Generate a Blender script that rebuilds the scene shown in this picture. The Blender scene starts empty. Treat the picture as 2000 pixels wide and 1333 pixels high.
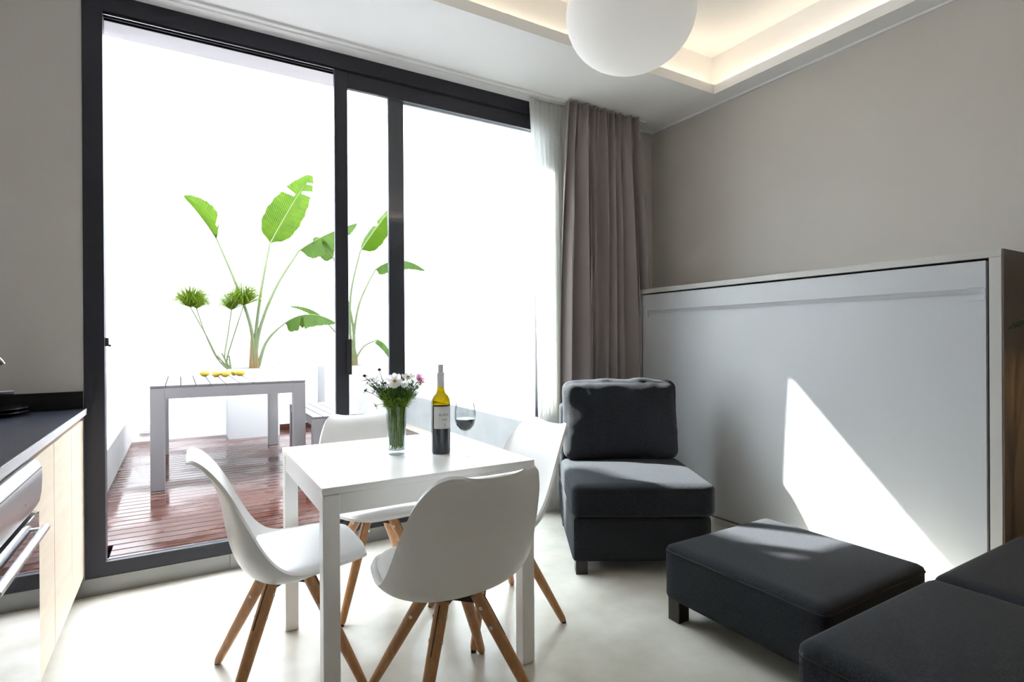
import bpy, bmesh, math, random
from mathutils import Vector, Matrix, noise
R = math.radians
scene = bpy.context.scene
COL = scene.collection

# ------------------------------------------------------------------ camera
F_PX, YAW, PITCH, ROLL, CAM_H = 1081.8, 0.5396, -0.0009, -0.0062, 1.1754
FW = Vector((math.sin(YAW)*math.cos(PITCH), math.cos(YAW)*math.cos(PITCH), math.sin(PITCH)))
RT0 = Vector((math.cos(YAW), -math.sin(YAW), 0)); UP0 = RT0.cross(FW)
RT = math.cos(ROLL)*RT0 + math.sin(ROLL)*UP0
UP = -math.sin(ROLL)*RT0 + math.cos(ROLL)*UP0
EYE = Vector((0, 0, CAM_H))
cam_data = bpy.data.cameras.new('camera')
cam_data.sensor_width = 36; cam_data.lens = F_PX*36/2000
cam_data.clip_start = 0.02
cam = bpy.data.objects.new('camera', cam_data); COL.objects.link(cam)
cam.matrix_world = Matrix(((RT.x, UP.x, -FW.x, EYE.x), (RT.y, UP.y, -FW.y, EYE.y), (RT.z, UP.z, -FW.z, EYE.z), (0, 0, 0, 1)))
scene.camera = cam
def ray(u, v): return FW + RT*((u-1000)/F_PX) - UP*((v-666.5)/F_PX)
def atY(u, v, Y): d = ray(u, v); return EYE + d*(Y/d.y)
def atZ(u, v, Z): d = ray(u, v); return EYE + d*((Z-CAM_H)/d.z)

# ------------------------------------------------------------------ world, sun, exposure
scene.view_settings.view_transform = 'Standard'; scene.view_settings.look = 'None'
scene.view_settings.gamma = 1; scene.view_settings.use_curve_mapping = False
scene.view_settings.exposure = 2.16
scene.cycles.max_bounces = 14; scene.cycles.diffuse_bounces = 7; scene.cycles.transparent_max_bounces = 24
scene.cycles.glossy_bounces = 5; scene.cycles.transmission_bounces = 12
scene.cycles.sample_clamp_indirect = 6
w = bpy.data.worlds.new('sky'); scene.world = w; w.use_nodes = True
bg = w.node_tree.nodes['Background']; bg.inputs[0].default_value = (0.86, 0.93, 1.0, 1); bg.inputs[1].default_value = 5.0
sun_data = bpy.data.lights.new('sun', 'SUN'); sun_data.energy = 14; sun_data.angle = R(0.9); sun_data.color = (1, 0.965, 0.91)
sun = bpy.data.objects.new('sun', sun_data); COL.objects.link(sun)
sun.rotation_euler = Vector((0.68, -1.0, -1.09)).to_track_quat('-Z', 'Y').to_euler(); sun.location = (-3, 8, 9)
def area(name, loc, size, energy, color, rot=(0, 0, 0), sy=None):
    d = bpy.data.lights.new(name, 'AREA'); d.energy = energy; d.color = color; d.size = size
    if sy: d.shape = 'RECTANGLE'; d.size_y = sy
    o = bpy.data.objects.new(name, d); COL.objects.link(o); o.location = loc; o.rotation_euler = rot
    return o
# unseen fill light added behind the camera, without a fixture
area('rear_fill_light', (0.9, -2.1, 2.77), 1.2, 0.6, (1.0, 0.93, 0.84))

# ------------------------------------------------------------------ materials
def mat(name, col, rough=0.5, metal=0.0, spec=0.5, var=0.0, vscale=20, stretch=(1, 1, 1), bump=0.0, bscale=200, bstretch=None, sheen=0.0, coat=0.0, col2=None, detail=4):
    m = bpy.data.materials.new(name); m.use_nodes = True
    nt = m.node_tree; b = nt.nodes['Principled BSDF']
    b.inputs['Base Color'].default_value = (*col, 1); b.inputs['Roughness'].default_value = rough
    b.inputs['Metallic'].default_value = metal; b.inputs['Specular IOR Level'].default_value = spec
    if sheen: b.inputs['Sheen Weight'].default_value = sheen; b.inputs['Sheen Roughness'].default_value = 0.5
    if coat: b.inputs['Coat Weight'].default_value = coat; b.inputs['Coat Roughness'].default_value = 0.08
    tc = nt.nodes.new('ShaderNodeTexCoord')
    def nz(scale, st, det=detail):
        mp = nt.nodes.new('ShaderNodeMapping'); mp.inputs['Scale'].default_value = st
        n = nt.nodes.new('ShaderNodeTexNoise'); n.inputs['Scale'].default_value = scale; n.inputs['Detail'].default_value = det
        nt.links.new(tc.outputs['Object'], mp.inputs['Vector']); nt.links.new(mp.outputs['Vector'], n.inputs['Vector'])
        return n
    if var or col2:
        n = nz(vscale, stretch)
        r = nt.nodes.new('ShaderNodeValToRGB')
        c2 = col2 if col2 else tuple(min(1, c*(1+var)) for c in col)
        c1 = col if col2 else tuple(c*(1-var) for c in col)
        r.color_ramp.elements[0].color = (*c1, 1); r.color_ramp.elements[1].color = (*c2, 1)
        r.color_ramp.elements[0].position = 0.3; r.color_ramp.elements[1].position = 0.7
        nt.links.new(n.outputs['Fac'], r.inputs['Fac']); nt.links.new(r.outputs['Color'], b.inputs['Base Color'])
    if bump:
        n2 = nz(bscale, bstretch or (1, 1, 1), 3)
        bp = nt.nodes.new('ShaderNodeBump'); bp.inputs['Strength'].default_value = bump; bp.inputs['Distance'].default_value = 0.004
        nt.links.new(n2.outputs['Fac'], bp.inputs['Height']); nt.links.new(bp.outputs['Normal'], b.inputs['Normal'])
    return m
def thin_glass(name, tint=(0.97, 0.985, 0.98), ior=1.45, rough=0.0, edge=None):
    m = bpy.data.materials.new(name); m.use_nodes = True; nt = m.node_tree; nt.nodes.clear()
    o = nt.nodes.new('ShaderNodeOutputMaterial'); mx = nt.nodes.new('ShaderNodeMixShader')
    t = nt.nodes.new('ShaderNodeBsdfTransparent'); t.inputs[0].default_value = (*tint, 1)
    g = nt.nodes.new('ShaderNodeBsdfGlossy'); g.inputs['Roughness'].default_value = rough
    # Schlick reflectance, the same on both faces of the pane
    lw = nt.nodes.new('ShaderNodeLayerWeight'); lw.inputs[0].default_value = 0.5
    pw = nt.nodes.new('ShaderNodeMath'); pw.operation = 'POWER'; pw.inputs[1].default_value = 5.0
    r0 = ((ior-1)/(ior+1))**2
    f = nt.nodes.new('ShaderNodeMath'); f.operation = 'MULTIPLY_ADD'; f.inputs[1].default_value = 1-r0; f.inputs[2].default_value = r0
    nt.links.new(lw.outputs['Facing'], pw.inputs[0]); nt.links.new(pw.outputs[0], f.inputs[0])
    if edge:   # glass looks darker where one looks along the wall of the vessel
        p2 = nt.nodes.new('ShaderNodeMath'); p2.operation = 'POWER'; p2.inputs[1].default_value = 2.5
        cm = nt.nodes.new('ShaderNodeMixRGB'); cm.inputs[1].default_value = (*tint, 1); cm.inputs[2].default_value = (*edge, 1)
        nt.links.new(lw.outputs['Facing'], p2.inputs[0]); nt.links.new(p2.outputs[0], cm.inputs[0]); nt.links.new(cm.outputs[0], t.inputs[0])
    nt.links.new(f.outputs[0], mx.inputs[0]); nt.links.new(t.outputs[0], mx.inputs[1]); nt.links.new(g.outputs[0], mx.inputs[2])
    nt.links.new(mx.outputs[0], o.inputs[0]); return m
def leafy(name, col, trans=0.5, col2=None, scale=30, veins=False):
    m = mat(name, col, 0.55, spec=0.15, col2=col2 or tuple(c*0.8 for c in col), vscale=scale, stretch=(1, 1, 1))
    nt = m.node_tree; b = nt.nodes['Principled BSDF']; o = nt.nodes['Material Output']
    mx = nt.nodes.new('ShaderNodeMixShader'); mx.inputs[0].default_value = trans
    t = nt.nodes.new('ShaderNodeBsdfTranslucent'); t.inputs[0].default_value = (*[min(1, c*1.25) for c in col], 1)
    if veins:      # fine parallel veins running from the midrib to the edge
        at = nt.nodes.new('ShaderNodeAttribute'); at.attribute_name = 'vein'
        m1 = nt.nodes.new('ShaderNodeMath'); m1.operation = 'MULTIPLY'; m1.inputs[1].default_value = 210
        m2 = nt.nodes.new('ShaderNodeMath'); m2.operation = 'SINE'
        m3 = nt.nodes.new('ShaderNodeMapRange'); m3.inputs[1].default_value = -1; m3.inputs[2].default_value = 1; m3.inputs[3].default_value = .72; m3.inputs[4].default_value = 1.2
        nt.links.new(at.outputs['Fac'], m1.inputs[0]); nt.links.new(m1.outputs[0], m2.inputs[0]); nt.links.new(m2.outputs[0], m3.inputs[0])
        src = b.inputs['Base Color'].links[0].from_socket
        for tgt in (b.inputs['Base Color'], t.inputs[0]):
            v = nt.nodes.new('ShaderNodeVectorMath'); v.operation = 'SCALE'; nt.links.new(src, v.inputs[0]); nt.links.new(m3.outputs[0], v.inputs['Scale']); nt.links.new(v.outputs[0], tgt)
    nt.links.new(b.outputs[0], mx.inputs[1]); nt.links.new(t.outputs[0], mx.inputs[2]); nt.links.new(mx.outputs[0], o.inputs[0])
    return m
def emit(name, col, s):
    m = bpy.data.materials.new(name); m.use_nodes = True; nt = m.node_tree; nt.nodes.clear()
    o = nt.nodes.new('ShaderNodeOutputMaterial'); e = nt.nodes.new('ShaderNodeEmission')
    e.inputs[0].default_value = (*col, 1); e.inputs[1].default_value = s; nt.links.new(e.outputs[0], o.inputs[0]); return m

M = dict(
    wall=mat('taupe wall paint', (0.575, 0.548, 0.518), 0.75, spec=0.25, bump=0.03, bscale=300),
    rear=mat('dark rear wall paint', (0.10, 0.09, 0.08), 0.7),
    ceiling=mat('white ceiling paint', (0.88, 0.88, 0.88), 0.75, spec=0.25),
    floor=mat('polished pale concrete', (0.49, 0.468, 0.405), 0.24, col2=(0.655, 0.635, 0.58), vscale=4.5, bump=0.02, bscale=8, detail=8),
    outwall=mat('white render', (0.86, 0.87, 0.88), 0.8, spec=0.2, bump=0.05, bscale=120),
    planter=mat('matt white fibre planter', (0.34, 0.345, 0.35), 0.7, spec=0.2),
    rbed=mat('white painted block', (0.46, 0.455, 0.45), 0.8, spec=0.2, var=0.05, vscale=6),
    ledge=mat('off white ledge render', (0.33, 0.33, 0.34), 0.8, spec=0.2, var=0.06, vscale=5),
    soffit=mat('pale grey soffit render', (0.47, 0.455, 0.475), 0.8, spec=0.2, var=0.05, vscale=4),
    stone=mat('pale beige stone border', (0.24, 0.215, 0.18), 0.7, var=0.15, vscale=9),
    anth=mat('anthracite aluminium', (0.030, 0.030, 0.041), 0.45, spec=0.35),
    anth_groove=mat('black rubber groove', (0.006, 0.006, 0.007), 0.6),
    alu=mat('silver aluminium', (0.6, 0.6, 0.62), 0.3, metal=1),
    plinth=mat('brushed grey skirting', (0.25, 0.25, 0.245), 0.35, metal=0.6),
    glass=thin_glass('window glass'),
    white_lac=mat('white lacquer', (0.84, 0.84, 0.83), 0.3),
    white_plastic=mat('white polypropylene', (0.80, 0.79, 0.78), 0.3),
    white_pad=mat('white leatherette', (0.82, 0.82, 0.83), 0.42, bump=0.05, bscale=500),
    beech=mat('beech wood', (0.40, 0.19, 0.075), 0.42, col2=(0.52, 0.27, 0.115), vscale=14, stretch=(6, 6, 0.6), bump=0.05, bscale=40, bstretch=(8, 8, .5)),
    dark_metal=mat('dark steel bracket', (0.04, 0.04, 0.04), 0.4, metal=0.7),
    steel=mat('steel bolt', (0.55, 0.55, 0.55), 0.25, metal=1),
    chrome=mat('chrome', (0.8, 0.8, 0.82), 0.08, metal=1),
    rubber=mat('black rubber', (0.02, 0.02, 0.02), 0.6),
    charcoal=mat('charcoal woven fabric', (0.010, 0.0115, 0.015), 0.85, spec=0.2, col2=(0.024, 0.028, 0.036), vscale=260, stretch=(1, 1, 0.35), bump=0.5, bscale=420, sheen=0.03),
    charcoal_side=mat('charcoal piping', (0.012, 0.013, 0.015), 0.85),
    wenge=mat('dark stained wood', (0.018, 0.012, 0.010), 0.4, var=0.3, vscale=20, stretch=(1, 1, .2)),
    bed_grey=mat('satin grey laminate', (0.56, 0.575, 0.605), 0.32, spec=0.45, bump=0.01, bscale=200),
    bed_frame=mat('satin grey edge laminate', (0.54, 0.53, 0.51), 0.38),
    dark_side=mat('dark brown laminate', (0.12, 0.10, 0.085), 0.5),
    gap=mat('dark gap', (0.012, 0.012, 0.012), 0.8),
    curtain=mat('mauve grey velvet', (0.31, 0.272, 0.275), 0.85, spec=0.1, sheen=0.25, bump=0.15, bscale=500),
    oak=mat('whitewashed oak', (0.66, 0.55, 0.43), 0.45, col2=(0.73, 0.63, 0.51), vscale=5, stretch=(6, 1, 6), bump=0.04, bscale=30, bstretch=(8, 1, 8)),
    counter=mat('dark slate worktop', (0.020, 0.023, 0.034), 0.26, col2=(0.042, 0.048, 0.068), vscale=45, detail=8),
    upstand=mat('dark slate upstand', (0.012, 0.012, 0.014), 0.55, spec=0.25),
    edge_reflection=mat('painted worktop edge reflection', (0.62, 0.61, 0.64), 0.3),
    oven_steel=mat('brushed stainless steel', (0.62, 0.62, 0.62), 0.28, metal=1.0),
    oven_glass=mat('mirrored oven glass', (0.34, 0.34, 0.36), 0.03, metal=1.0),
    deck=mat('wet red hardwood', (0.034, 0.0125, 0.009), 0.12, spec=0.5, col2=(0.075, 0.028, 0.019), vscale=5, stretch=(0.7, 9, 9), bump=0.22, bscale=16, bstretch=(0.45, 2.0, 1)),
    out_grey=mat('grey powder coated aluminium', (0.20, 0.195, 0.205), 0.5, bump=0.03, bscale=300),
    out_slat=mat('grey composite slat', (0.115, 0.112, 0.116), 0.5, var=0.06, vscale=6),
    lemon=mat('lemon peel', (0.34, 0.23, 0.012), 0.4, bump=0.3, bscale=160, col2=(0.38, 0.28, 0.03), vscale=12),
    leaf=leafy('banana leaf', (0.034, 0.078, 0.002), 0.55, col2=(0.052, 0.102, 0.002), scale=9, veins=True),
    leaf_dk=leafy('leaf underside', (0.035, 0.075, 0.010), 0.5, col2=(0.055, 0.105, 0.016), scale=9, veins=True),
    rib=mat('leaf midrib', (0.08, 0.115, 0.03), 0.5),
    stalk=mat('green stalk', (0.052, 0.075, 0.022), 0.5, col2=(0.075, 0.10, 0.035), vscale=10),
    trunk=mat('brown leaf sheath', (0.095, 0.042, 0.014), 0.6, col2=(0.11, 0.085, 0.022), vscale=12, stretch=(4, 4, .6)),
    papyrus=leafy('papyrus thread', (0.13, 0.205, 0.010), 0.45),
    soil=mat('dark soil', (0.03, 0.022, 0.015), 0.95, bump=0.8, bscale=60),
    feather=leafy('feathery foliage', (0.085, 0.16, 0.035), 0.35),
    feather_lt=leafy('fresh stem green', (0.38, 0.58, 0.09), 0.4),
    petal=leafy('white petal', (0.86, 0.84, 0.84), 0.45, col2=(0.80, 0.76, 0.78)),
    petal_pink=leafy('pink petal', (0.80, 0.45, 0.66), 0.4, col2=(0.86, 0.58, 0.74)),
    pollen=mat('yellow flower centre', (0.62, 0.36, 0.04), 0.8, bump=0.8, bscale=700),
    bud=mat('dark flower bud', (0.030, 0.036, 0.022), 0.7),
    clear=thin_glass('clear glass', (0.95, 0.965, 0.965), 1.5, edge=(0.50, 0.52, 0.55)),
    water=thin_glass('water', (0.97, 0.985, 0.97), 1.1),
    olive=thin_glass('olive bottle glass', (0.50, 0.40, 0.02), 1.5, edge=(0.10, 0.10, 0.03)),
    wine=mat('red wine', (0.022, 0.020, 0.032), 0.08, spec=0.6),
    bottle_dark=mat('dark full bottle glass', (0.024, 0.029, 0.042), 0.16, spec=0.6),
    capsule=mat('pale grey foil', (0.74, 0.75, 0.79), 0.4),
    cork=mat('pale stopper', (0.72, 0.70, 0.69), 0.6),
    paper=mat('white label paper', (0.70, 0.69, 0.69), 0.7),
    ink=mat('grey print', (0.12, 0.13, 0.12), 0.7),
    globe=leafy('opal glass', (0.90, 0.90, 0.89), 0.42, col2=(0.90, 0.90, 0.89)),
    lamp=emit('globe fill glow', (1.0, 0.97, 0.93), 1.4),
    pebble=mat('white pebbles', (0.50, 0.49, 0.46), 0.7, var=0.12, vscale=14),
    plate=mat('black glazed stoneware', (0.022, 0.022, 0.026), 0.12),
    pot=mat('dark plant pot', (0.05, 0.045, 0.04), 0.5),
    dark_leaf=leafy('dark house plant leaf', (0.02, 0.035, 0.014), 0.15),
    shade=leafy('lamp shade fabric', (0.80, 0.62, 0.40), 0.5),
    led=emit('warm led strip', (1.0, 0.83, 0.61), 2.3),
    bulb=emit('warm bulb', (1.0, 0.62, 0.26), 60.0),
)
def wet(m):
    # puddles and drier patches: broad changes of gloss
    nt = m.node_tree; b = nt.nodes['Principled BSDF']; tc = nt.nodes.new('ShaderNodeTexCoord')
    mp = nt.nodes.new('ShaderNodeMapping'); mp.inputs['Scale'].default_value = (.8, 1.5, 1)
    n = nt.nodes.new('ShaderNodeTexNoise'); n.inputs['Scale'].default_value = 2.2; n.inputs['Detail'].default_value = 6
    r = nt.nodes.new('ShaderNodeMapRange'); r.inputs[1].default_value = .42; r.inputs[2].default_value = .62; r.inputs[3].default_value = .05; r.inputs[4].default_value = .42
    nt.links.new(tc.outputs['Object'], mp.inputs[0]); nt.links.new(mp.outputs[0], n.inputs['Vector']); nt.links.new(n.outputs['Fac'], r.inputs[0]); nt.links.new(r.outputs[0], b.inputs['Roughness'])
wet(M['deck'])
def sheer_mat():
    m = bpy.data.materials.new('white sheer voile'); m.use_nodes = True; nt = m.node_tree; nt.nodes.clear()
    o = nt.nodes.new('ShaderNodeOutputMaterial')
    tp = nt.nodes.new('ShaderNodeBsdfTransparent'); tl = nt.nodes.new('ShaderNodeBsdfTranslucent'); df = nt.nodes.new('ShaderNodeBsdfDiffuse')
    tl.inputs[0].default_value = (0.93, 0.94, 0.93, 1); df.inputs[0].default_value = (0.90, 0.90, 0.89, 1)
    a = nt.nodes.new('ShaderNodeMixShader'); a.inputs[0].default_value = 0.38
    b = nt.nodes.new('ShaderNodeMixShader'); b.inputs[0].default_value = 0.88
    nt.links.new(tl.outputs[0], a.inputs[1]); nt.links.new(df.outputs[0], a.inputs[2])
    nt.links.new(tp.outputs[0], b.inputs[1]); nt.links.new(a.outputs[0], b.inputs[2]); nt.links.new(b.outputs[0], o.inputs[0])
    return m
M['sheer'] = sheer_mat()

# ------------------------------------------------------------------ mesh helpers
class MB:
    def __init__(s): s.bm = bmesh.new(); s.smooth = False
    def box(s, x0, x1, y0, y1, z0, z1, bev=0.0, seg=2, T=None):
        vs = [s.bm.verts.new((x, y, z)) for x in (x0, x1) for y in (y0, y1) for z in (z0, z1)]
        fs = [s.bm.faces.new([vs[i] for i in f]) for f in ((0, 1, 3, 2), (4, 6, 7, 5), (0, 4, 5, 1), (2, 3, 7, 6), (0, 2, 6, 4), (1, 5, 7, 3))]
        allv = vs
        if bev:
            es = list({e for f in fs for e in f.edges})
            r = bmesh.ops.bevel(s.bm, geom=es, offset=bev, segments=seg, affect='EDGES', profile=0.5, clamp_overlap=True)
            allv = list({v for f in r['faces'] for v in f.verts} | {v for v in vs if v.is_valid})
        if T is not None: bmesh.ops.transform(s.bm, matrix=T, verts=allv)
        return s
    def grid(s, fn, nu, nv, cu=False, cv=False, skip=None):
        g = [[s.bm.verts.new(fn(i, j)) for j in range(nv)] for i in range(nu)]
        for i in range(nu if cu else nu-1):
            for j in range(nv if cv else nv-1):
                if skip and skip(i, j): continue
                try: s.bm.faces.new((g[i][j], g[(i+1) % nu][j], g[(i+1) % nu][(j+1) % nv], g[i][(j+1) % nv]))
                except ValueError: pass
        return g
    def lathe(s, prof, c=(0, 0, 0), seg=28, caps=(False, False)):
        s.smooth = True
        g = s.grid(lambda i, j: (c[0]+prof[i][0]*math.cos(2*math.pi*j/seg), c[1]+prof[i][0]*math.sin(2*math.pi*j/seg), c[2]+prof[i][1]), len(prof), seg, cv=True)
        if caps[0]: s.bm.faces.new(g[0][::-1])
        if caps[1]: s.bm.faces.new(g[-1])
        return s
    def tube(s, pts, rad, seg=8, caps=True):
        s.smooth = True
        pts = [Vector(p) for p in pts]; n = len(pts)
        if not hasattr(rad, '__len__'): rad = [rad]*n
        rings = []; up = None
        for i, p in enumerate(pts):
            t = (pts[min(i+1, n-1)]-pts[max(i-1, 0)]).normalized()
            if up is None: up = t.orthogonal().normalized()
            a = (up - t*up.dot(t)); a = a.normalized() if a.length > 1e-6 else t.orthogonal().normalized(); up = a; b = t.cross(a)
            rings.append([s.bm.verts.new(p + (a*math.cos(2*math.pi*k/seg)+b*math.sin(2*math.pi*k/seg))*rad[i]) for k in range(seg)])
        for i in range(n-1):
            for k in range(seg): s.bm.faces.new((rings[i][k], rings[i][(k+1) % seg], rings[i+1][(k+1) % seg], rings[i+1][k]))
        if caps: s.bm.faces.new(rings[0][::-1]); s.bm.faces.new(rings[-1])
        return s
    def ball(s, c, r, sx=1, sy=1, sz=1, sub=2):
        s.smooth = True
        T = Matrix.Translation(c) @ Matrix.Diagonal((sx*r, sy*r, sz*r, 1))
        bmesh.ops.create_icosphere(s.bm, subdivisions=sub, radius=1, matrix=T); return s
    def build(s, name, m, parent=None, loc=None, label=None, kind=None):
        bmesh.ops.recalc_face_normals(s.bm, faces=s.bm.faces)
        me = bpy.data.meshes.new(name); s.bm.to_mesh(me); s.bm.free()
        ms = m if isinstance(m, (list, tuple)) else [m]
        for x in ms: me.materials.append(x)
        if s.smooth:
            me.polygons.foreach_set('use_smooth', [True]*len(me.polygons))
            try: me.set_sharp_from_angle(angle=R(38))
            except Exception: pass
        o = bpy.data.objects.new(name, me); COL.objects.link(o)
        if parent: o.parent = parent
        if loc is not None: o.location = loc
        if label: o['label'] = label
        if kind: o['kind'] = kind
        return o
def tag(o, label, cat, group=None, kind=None):
    o['label'] = label; o['category'] = cat
    if group: o['group'] = group
    if kind: o['kind'] = kind
    return o
def thing(name, label, cat, loc=(0, 0, 0), rz=0.0, group=None):
    o = bpy.data.objects.new(name, None); COL.objects.link(o); o.location = loc; o.rotation_euler = (0, 0, rz); o.empty_display_size = 0.1
    return tag(o, label, cat, group)
def struct(o): o['kind'] = 'structure'; return o
def copy_tree(o, parent=None):
    c = o.copy(); COL.objects.link(c); c.parent = parent
    for ch in o.children: copy_tree(ch, c)
    return c
def box(name, m, dims, parent=None, bev=0.0, label=None): return MB().box(*dims, bev=bev).build(name, m, parent, label=label)
def catmull(tab, n):
    out = []; k = len(tab)-1
    for i in range(n):
        x = i/(n-1)*k; j = min(int(x), k-1); t = x-j
        p0, p1, p2, p3 = tab[max(j-1, 0)], tab[j], tab[j+1], tab[min(j+2, k)]
        out.append(tuple(0.5*((2*b)+(-a+c)*t+(2*a-5*b+4*c-d)*t*t+(-a+3*b-3*c+d)*t**3) for a, b, c, d in zip(p0, p1, p2, p3)))
    return out
def smooth_path(pts, n=20): return [Vector(p) for p in catmull([tuple(p) for p in pts], n)]
def cushion(w, d, h, r, puff=0.0, n=18, wr=0.0, seed=0, puff_front=0.0):
    """soft upholstered block centred on x,y with base at z=0"""
    b = MB(); b.smooth = True
    bmesh.ops.create_cube(b.bm, size=2)
    bmesh.ops.subdivide_edges(b.bm, edges=b.bm.edges[:], cuts=n, use_grid_fill=True)
    for v in b.bm.verts:
        p = v.co.copy()
        f = [math.copysign(abs(c)**0.75, c) for c in p]
        q = Vector((f[0]*w/2, f[1]*d/2, f[2]*h/2))
        inner = Vector((max(-w/2+r, min(w/2-r, q.x)), max(-d/2+r, min(d/2-r, q.y)), max(-h/2+r, min(h/2-r, q.z))))
        dv = q-inner
        if dv.length > 1e-9:
            # a cube corner region maps onto the rounded corner
            q = inner + dv.normalized()*min(r, max(abs(dv.x), abs(dv.y), abs(dv.z)))
        ex = (1-f[0]**2)*(1-f[1]**2)
        if p.z > 0.99 or (f[2] > 0 and abs(f[2]) > 0.9): q.z += puff*ex
        if p.y < -0.9: q.y -= puff_front*(1-f[0]**4)*(1-f[2]**2)
        if p.y > 0.9: q.y += puff_front*(1-f[0]**4)*(1-f[2]**2)
        if wr:
            nn = noise.noise(Vector((q.x*9+seed, q.y*9, q.z*9)))+0.5*noise.noise(Vector((q.x*22, q.y*22+seed, q.z*22)))
            q += Vector((0, -1 if p.y < 0 else 1, 0.4))*nn*wr*(0.25+max(abs(f[0])**3, abs(f[2])**3))
        v.co = q + Vector((0, 0, h/2))
    return b

# ------------------------------------------------------------------ room shell
XR, YW, H = 3.23, 3.21, 2.82
XL, YB = -1.02, -3.6
struct(box('floor', M['floor'], (XL-.2, XR+.2, YB-.2, YW+.12, -.1, 0)))
struct(box('wall_right', M['wall'], (XR, XR+.2, YB, YW+.29, 0, 3.3)))
struct(box('wall_left', M['wall'], (XL-.2, XL, YB, YW+.29, 0, 3.3)))
struct(box('wall_back', M['rear'], (XL-.2, XR+.2, YB-.2, YB, 0, 3.3)))
b = MB(); b.box(XL, -.383, YW, YW+.12, 0, 3.3); b.box(2.30, XR, YW, YW+.12, 0, 3.3)
struct(b.build('wall_window', M['wall']))
# exterior leaf of that wall: jambs, soffit and facade
b = MB(); b.box(-3, -.383, YW+.12, 3.5, -.1, 5.2); b.box(2.30, 5, YW+.12, 3.5, -.1, 5.2); b.box(-.383, 2.30, YW+.12, 3.5, 2.75, 5.2)
b.box(-.383, 2.30, YW, YW+.075, 2.82, 5.2); b.box(-.383, 2.30, YW+.0751, YW+.12, 2.75, 5.2)
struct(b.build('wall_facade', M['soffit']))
# ceiling with recessed cove
RX0, RX1, RY0, RY1 = 0.1, 3.08, -0.9, 2.485
b = MB()
b.box(XL, RX0, YB, YW, H, H+.06); b.box(RX1, XR, YB, YW, H, H+.06)
b.box(RX0, RX1, YB, RY0, H, H+.06); b.box(RX0, RX1, RY1, YW, H, H+.06)
cx0, cx1, cy0, cy1, ct = RX0-.1, 3.18, RY0-.1, RY1+.1, 3.13
b.box(XL, cx0, YB, YW, H+.06, 3.3); b.box(cx1, XR, YB, YW, H+.06, 3.3); b.box(cx0, cx1, YB, cy0, H+.06, 3.3); b.box(cx0, cx1, cy1, YW, H+.06, 3.3)
b.box(cx0, cx1, cy0, cy1, ct, 3.3)
struct(b.build('ceiling', M['ceiling']))
led = thing('led_strip', 'warm glowing light strip hidden above the lip of the ceiling recess', 'light strip', (0, 0, H+.06))
for d in ((RX0, RX1, RY1+.045, RY1+.06, 0.002, .012), (RX1+.045, RX1+.06, RY0, RY1, 0.002, .012), (RX0, RX1, RY0-.06, RY0-.045, 0.002, .012), (RX0-.06, RX0-.045, RY0, RY1, 0.002, .012)):
    box('strip', M['led'], d, led)
# thin trims
struct(box('trim_1', M['ceiling'], (XR-.012, XR, YB, YW, H-.012, H)))
struct(box('trim_2', M['ceiling'], (2.30, XR-.012, YW-.012, YW, H-.012, H)))
b = MB(); b.box(-.40, .212, YW-.006, YW, 0, .081); b.box(.214, 1.2, YW-.006, YW, 0, .081); b.box(1.202, 2.30, YW-.006, YW, 0, .081); b.box(-.60, -.402, YW-.006, YW, 0, .081)
struct(b.build('baseboard_window', M['plinth']))

# ------------------------------------------------------------------ sliding glass door
door = struct(bpy.data.objects.new('door_1', None)); COL.objects.link(door); door.location = (0, YW, 0)
door['label'] = 'large dark framed sliding glass door onto the courtyard, left half slid open'
fx0, fx1, y0, y1 = -.383, 2.30, -.004, .074
b = MB()
b.box(fx0, -.305, y0, y1, .083, H); b.box(fx1-.08, fx1, y0, y1, .083, H)
b.box(-.305, fx1-.08, y0, y1, 2.735, H); b.box(-.305, fx1-.08, y0, .040, .083, .148); b.box(-.305, fx1-.08, .040, y1, .083, .128)
b.build('frame', M['anth'], door)
b = MB()   # track grooves under the header
b.box(-.305, fx1-.08, .004, .009, 2.725, 2.735); b.box(-.305, fx1-.08, .037, .042, 2.725, 2.735); b.box(-.305, fx1-.08, .068, .073, 2.725, 2.735)
b.build('track', M['anth_groove'], door)
b = MB(); b.box(-.305, fx1-.08, .030, .034, .148, .151)
b.box(-.305, fx1-.08, .020, .024, 2.730, 2.735)
b.build('rail', M['alu'], door, label='bright metal running rail')
b = MB(); b.box(-.305, -.292, .02, .05, 1.16, 1.20); b.box(-.292, -.283, .03, .04, 1.158, 1.168)
b.build('latch', M['rubber'], door)
def sash(name, xa, xb, ya, yb, sl, sr, lab):
    e = MB(); e.box(xa, xa+sl, ya, yb, .153, 2.728, bev=.003, seg=1); e.box(xb-sr, xb, ya, yb, .153, 2.728, bev=.003, seg=1)
    e.box(xa+sl, xb-sr, ya, yb, 2.637, 2.728); e.box(xa+sl, xb-sr, ya, yb, .153, .235)
    s = e.build(name, M['anth'], door, label=lab)
    MB().box(xa+sl-.005, xb-sr+.005, (ya+yb)/2-.006, (ya+yb)/2+.006, .23, 2.645).build('glass_pane', M['glass'], s)
    return s
s1 = sash('sliding_sash', .760, 2.215, .010, .036, .074, .07, 'sliding glass leaf pushed to the right')
b = MB(); b.box(.822, .846, -.008, .010, .985, 1.19, bev=.003); b.build('handle', M['rubber'], s1)
sash('fixed_sash', 1.085, 2.218, .043, .068, .098, .07, 'fixed glass leaf behind the sliding one')

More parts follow.
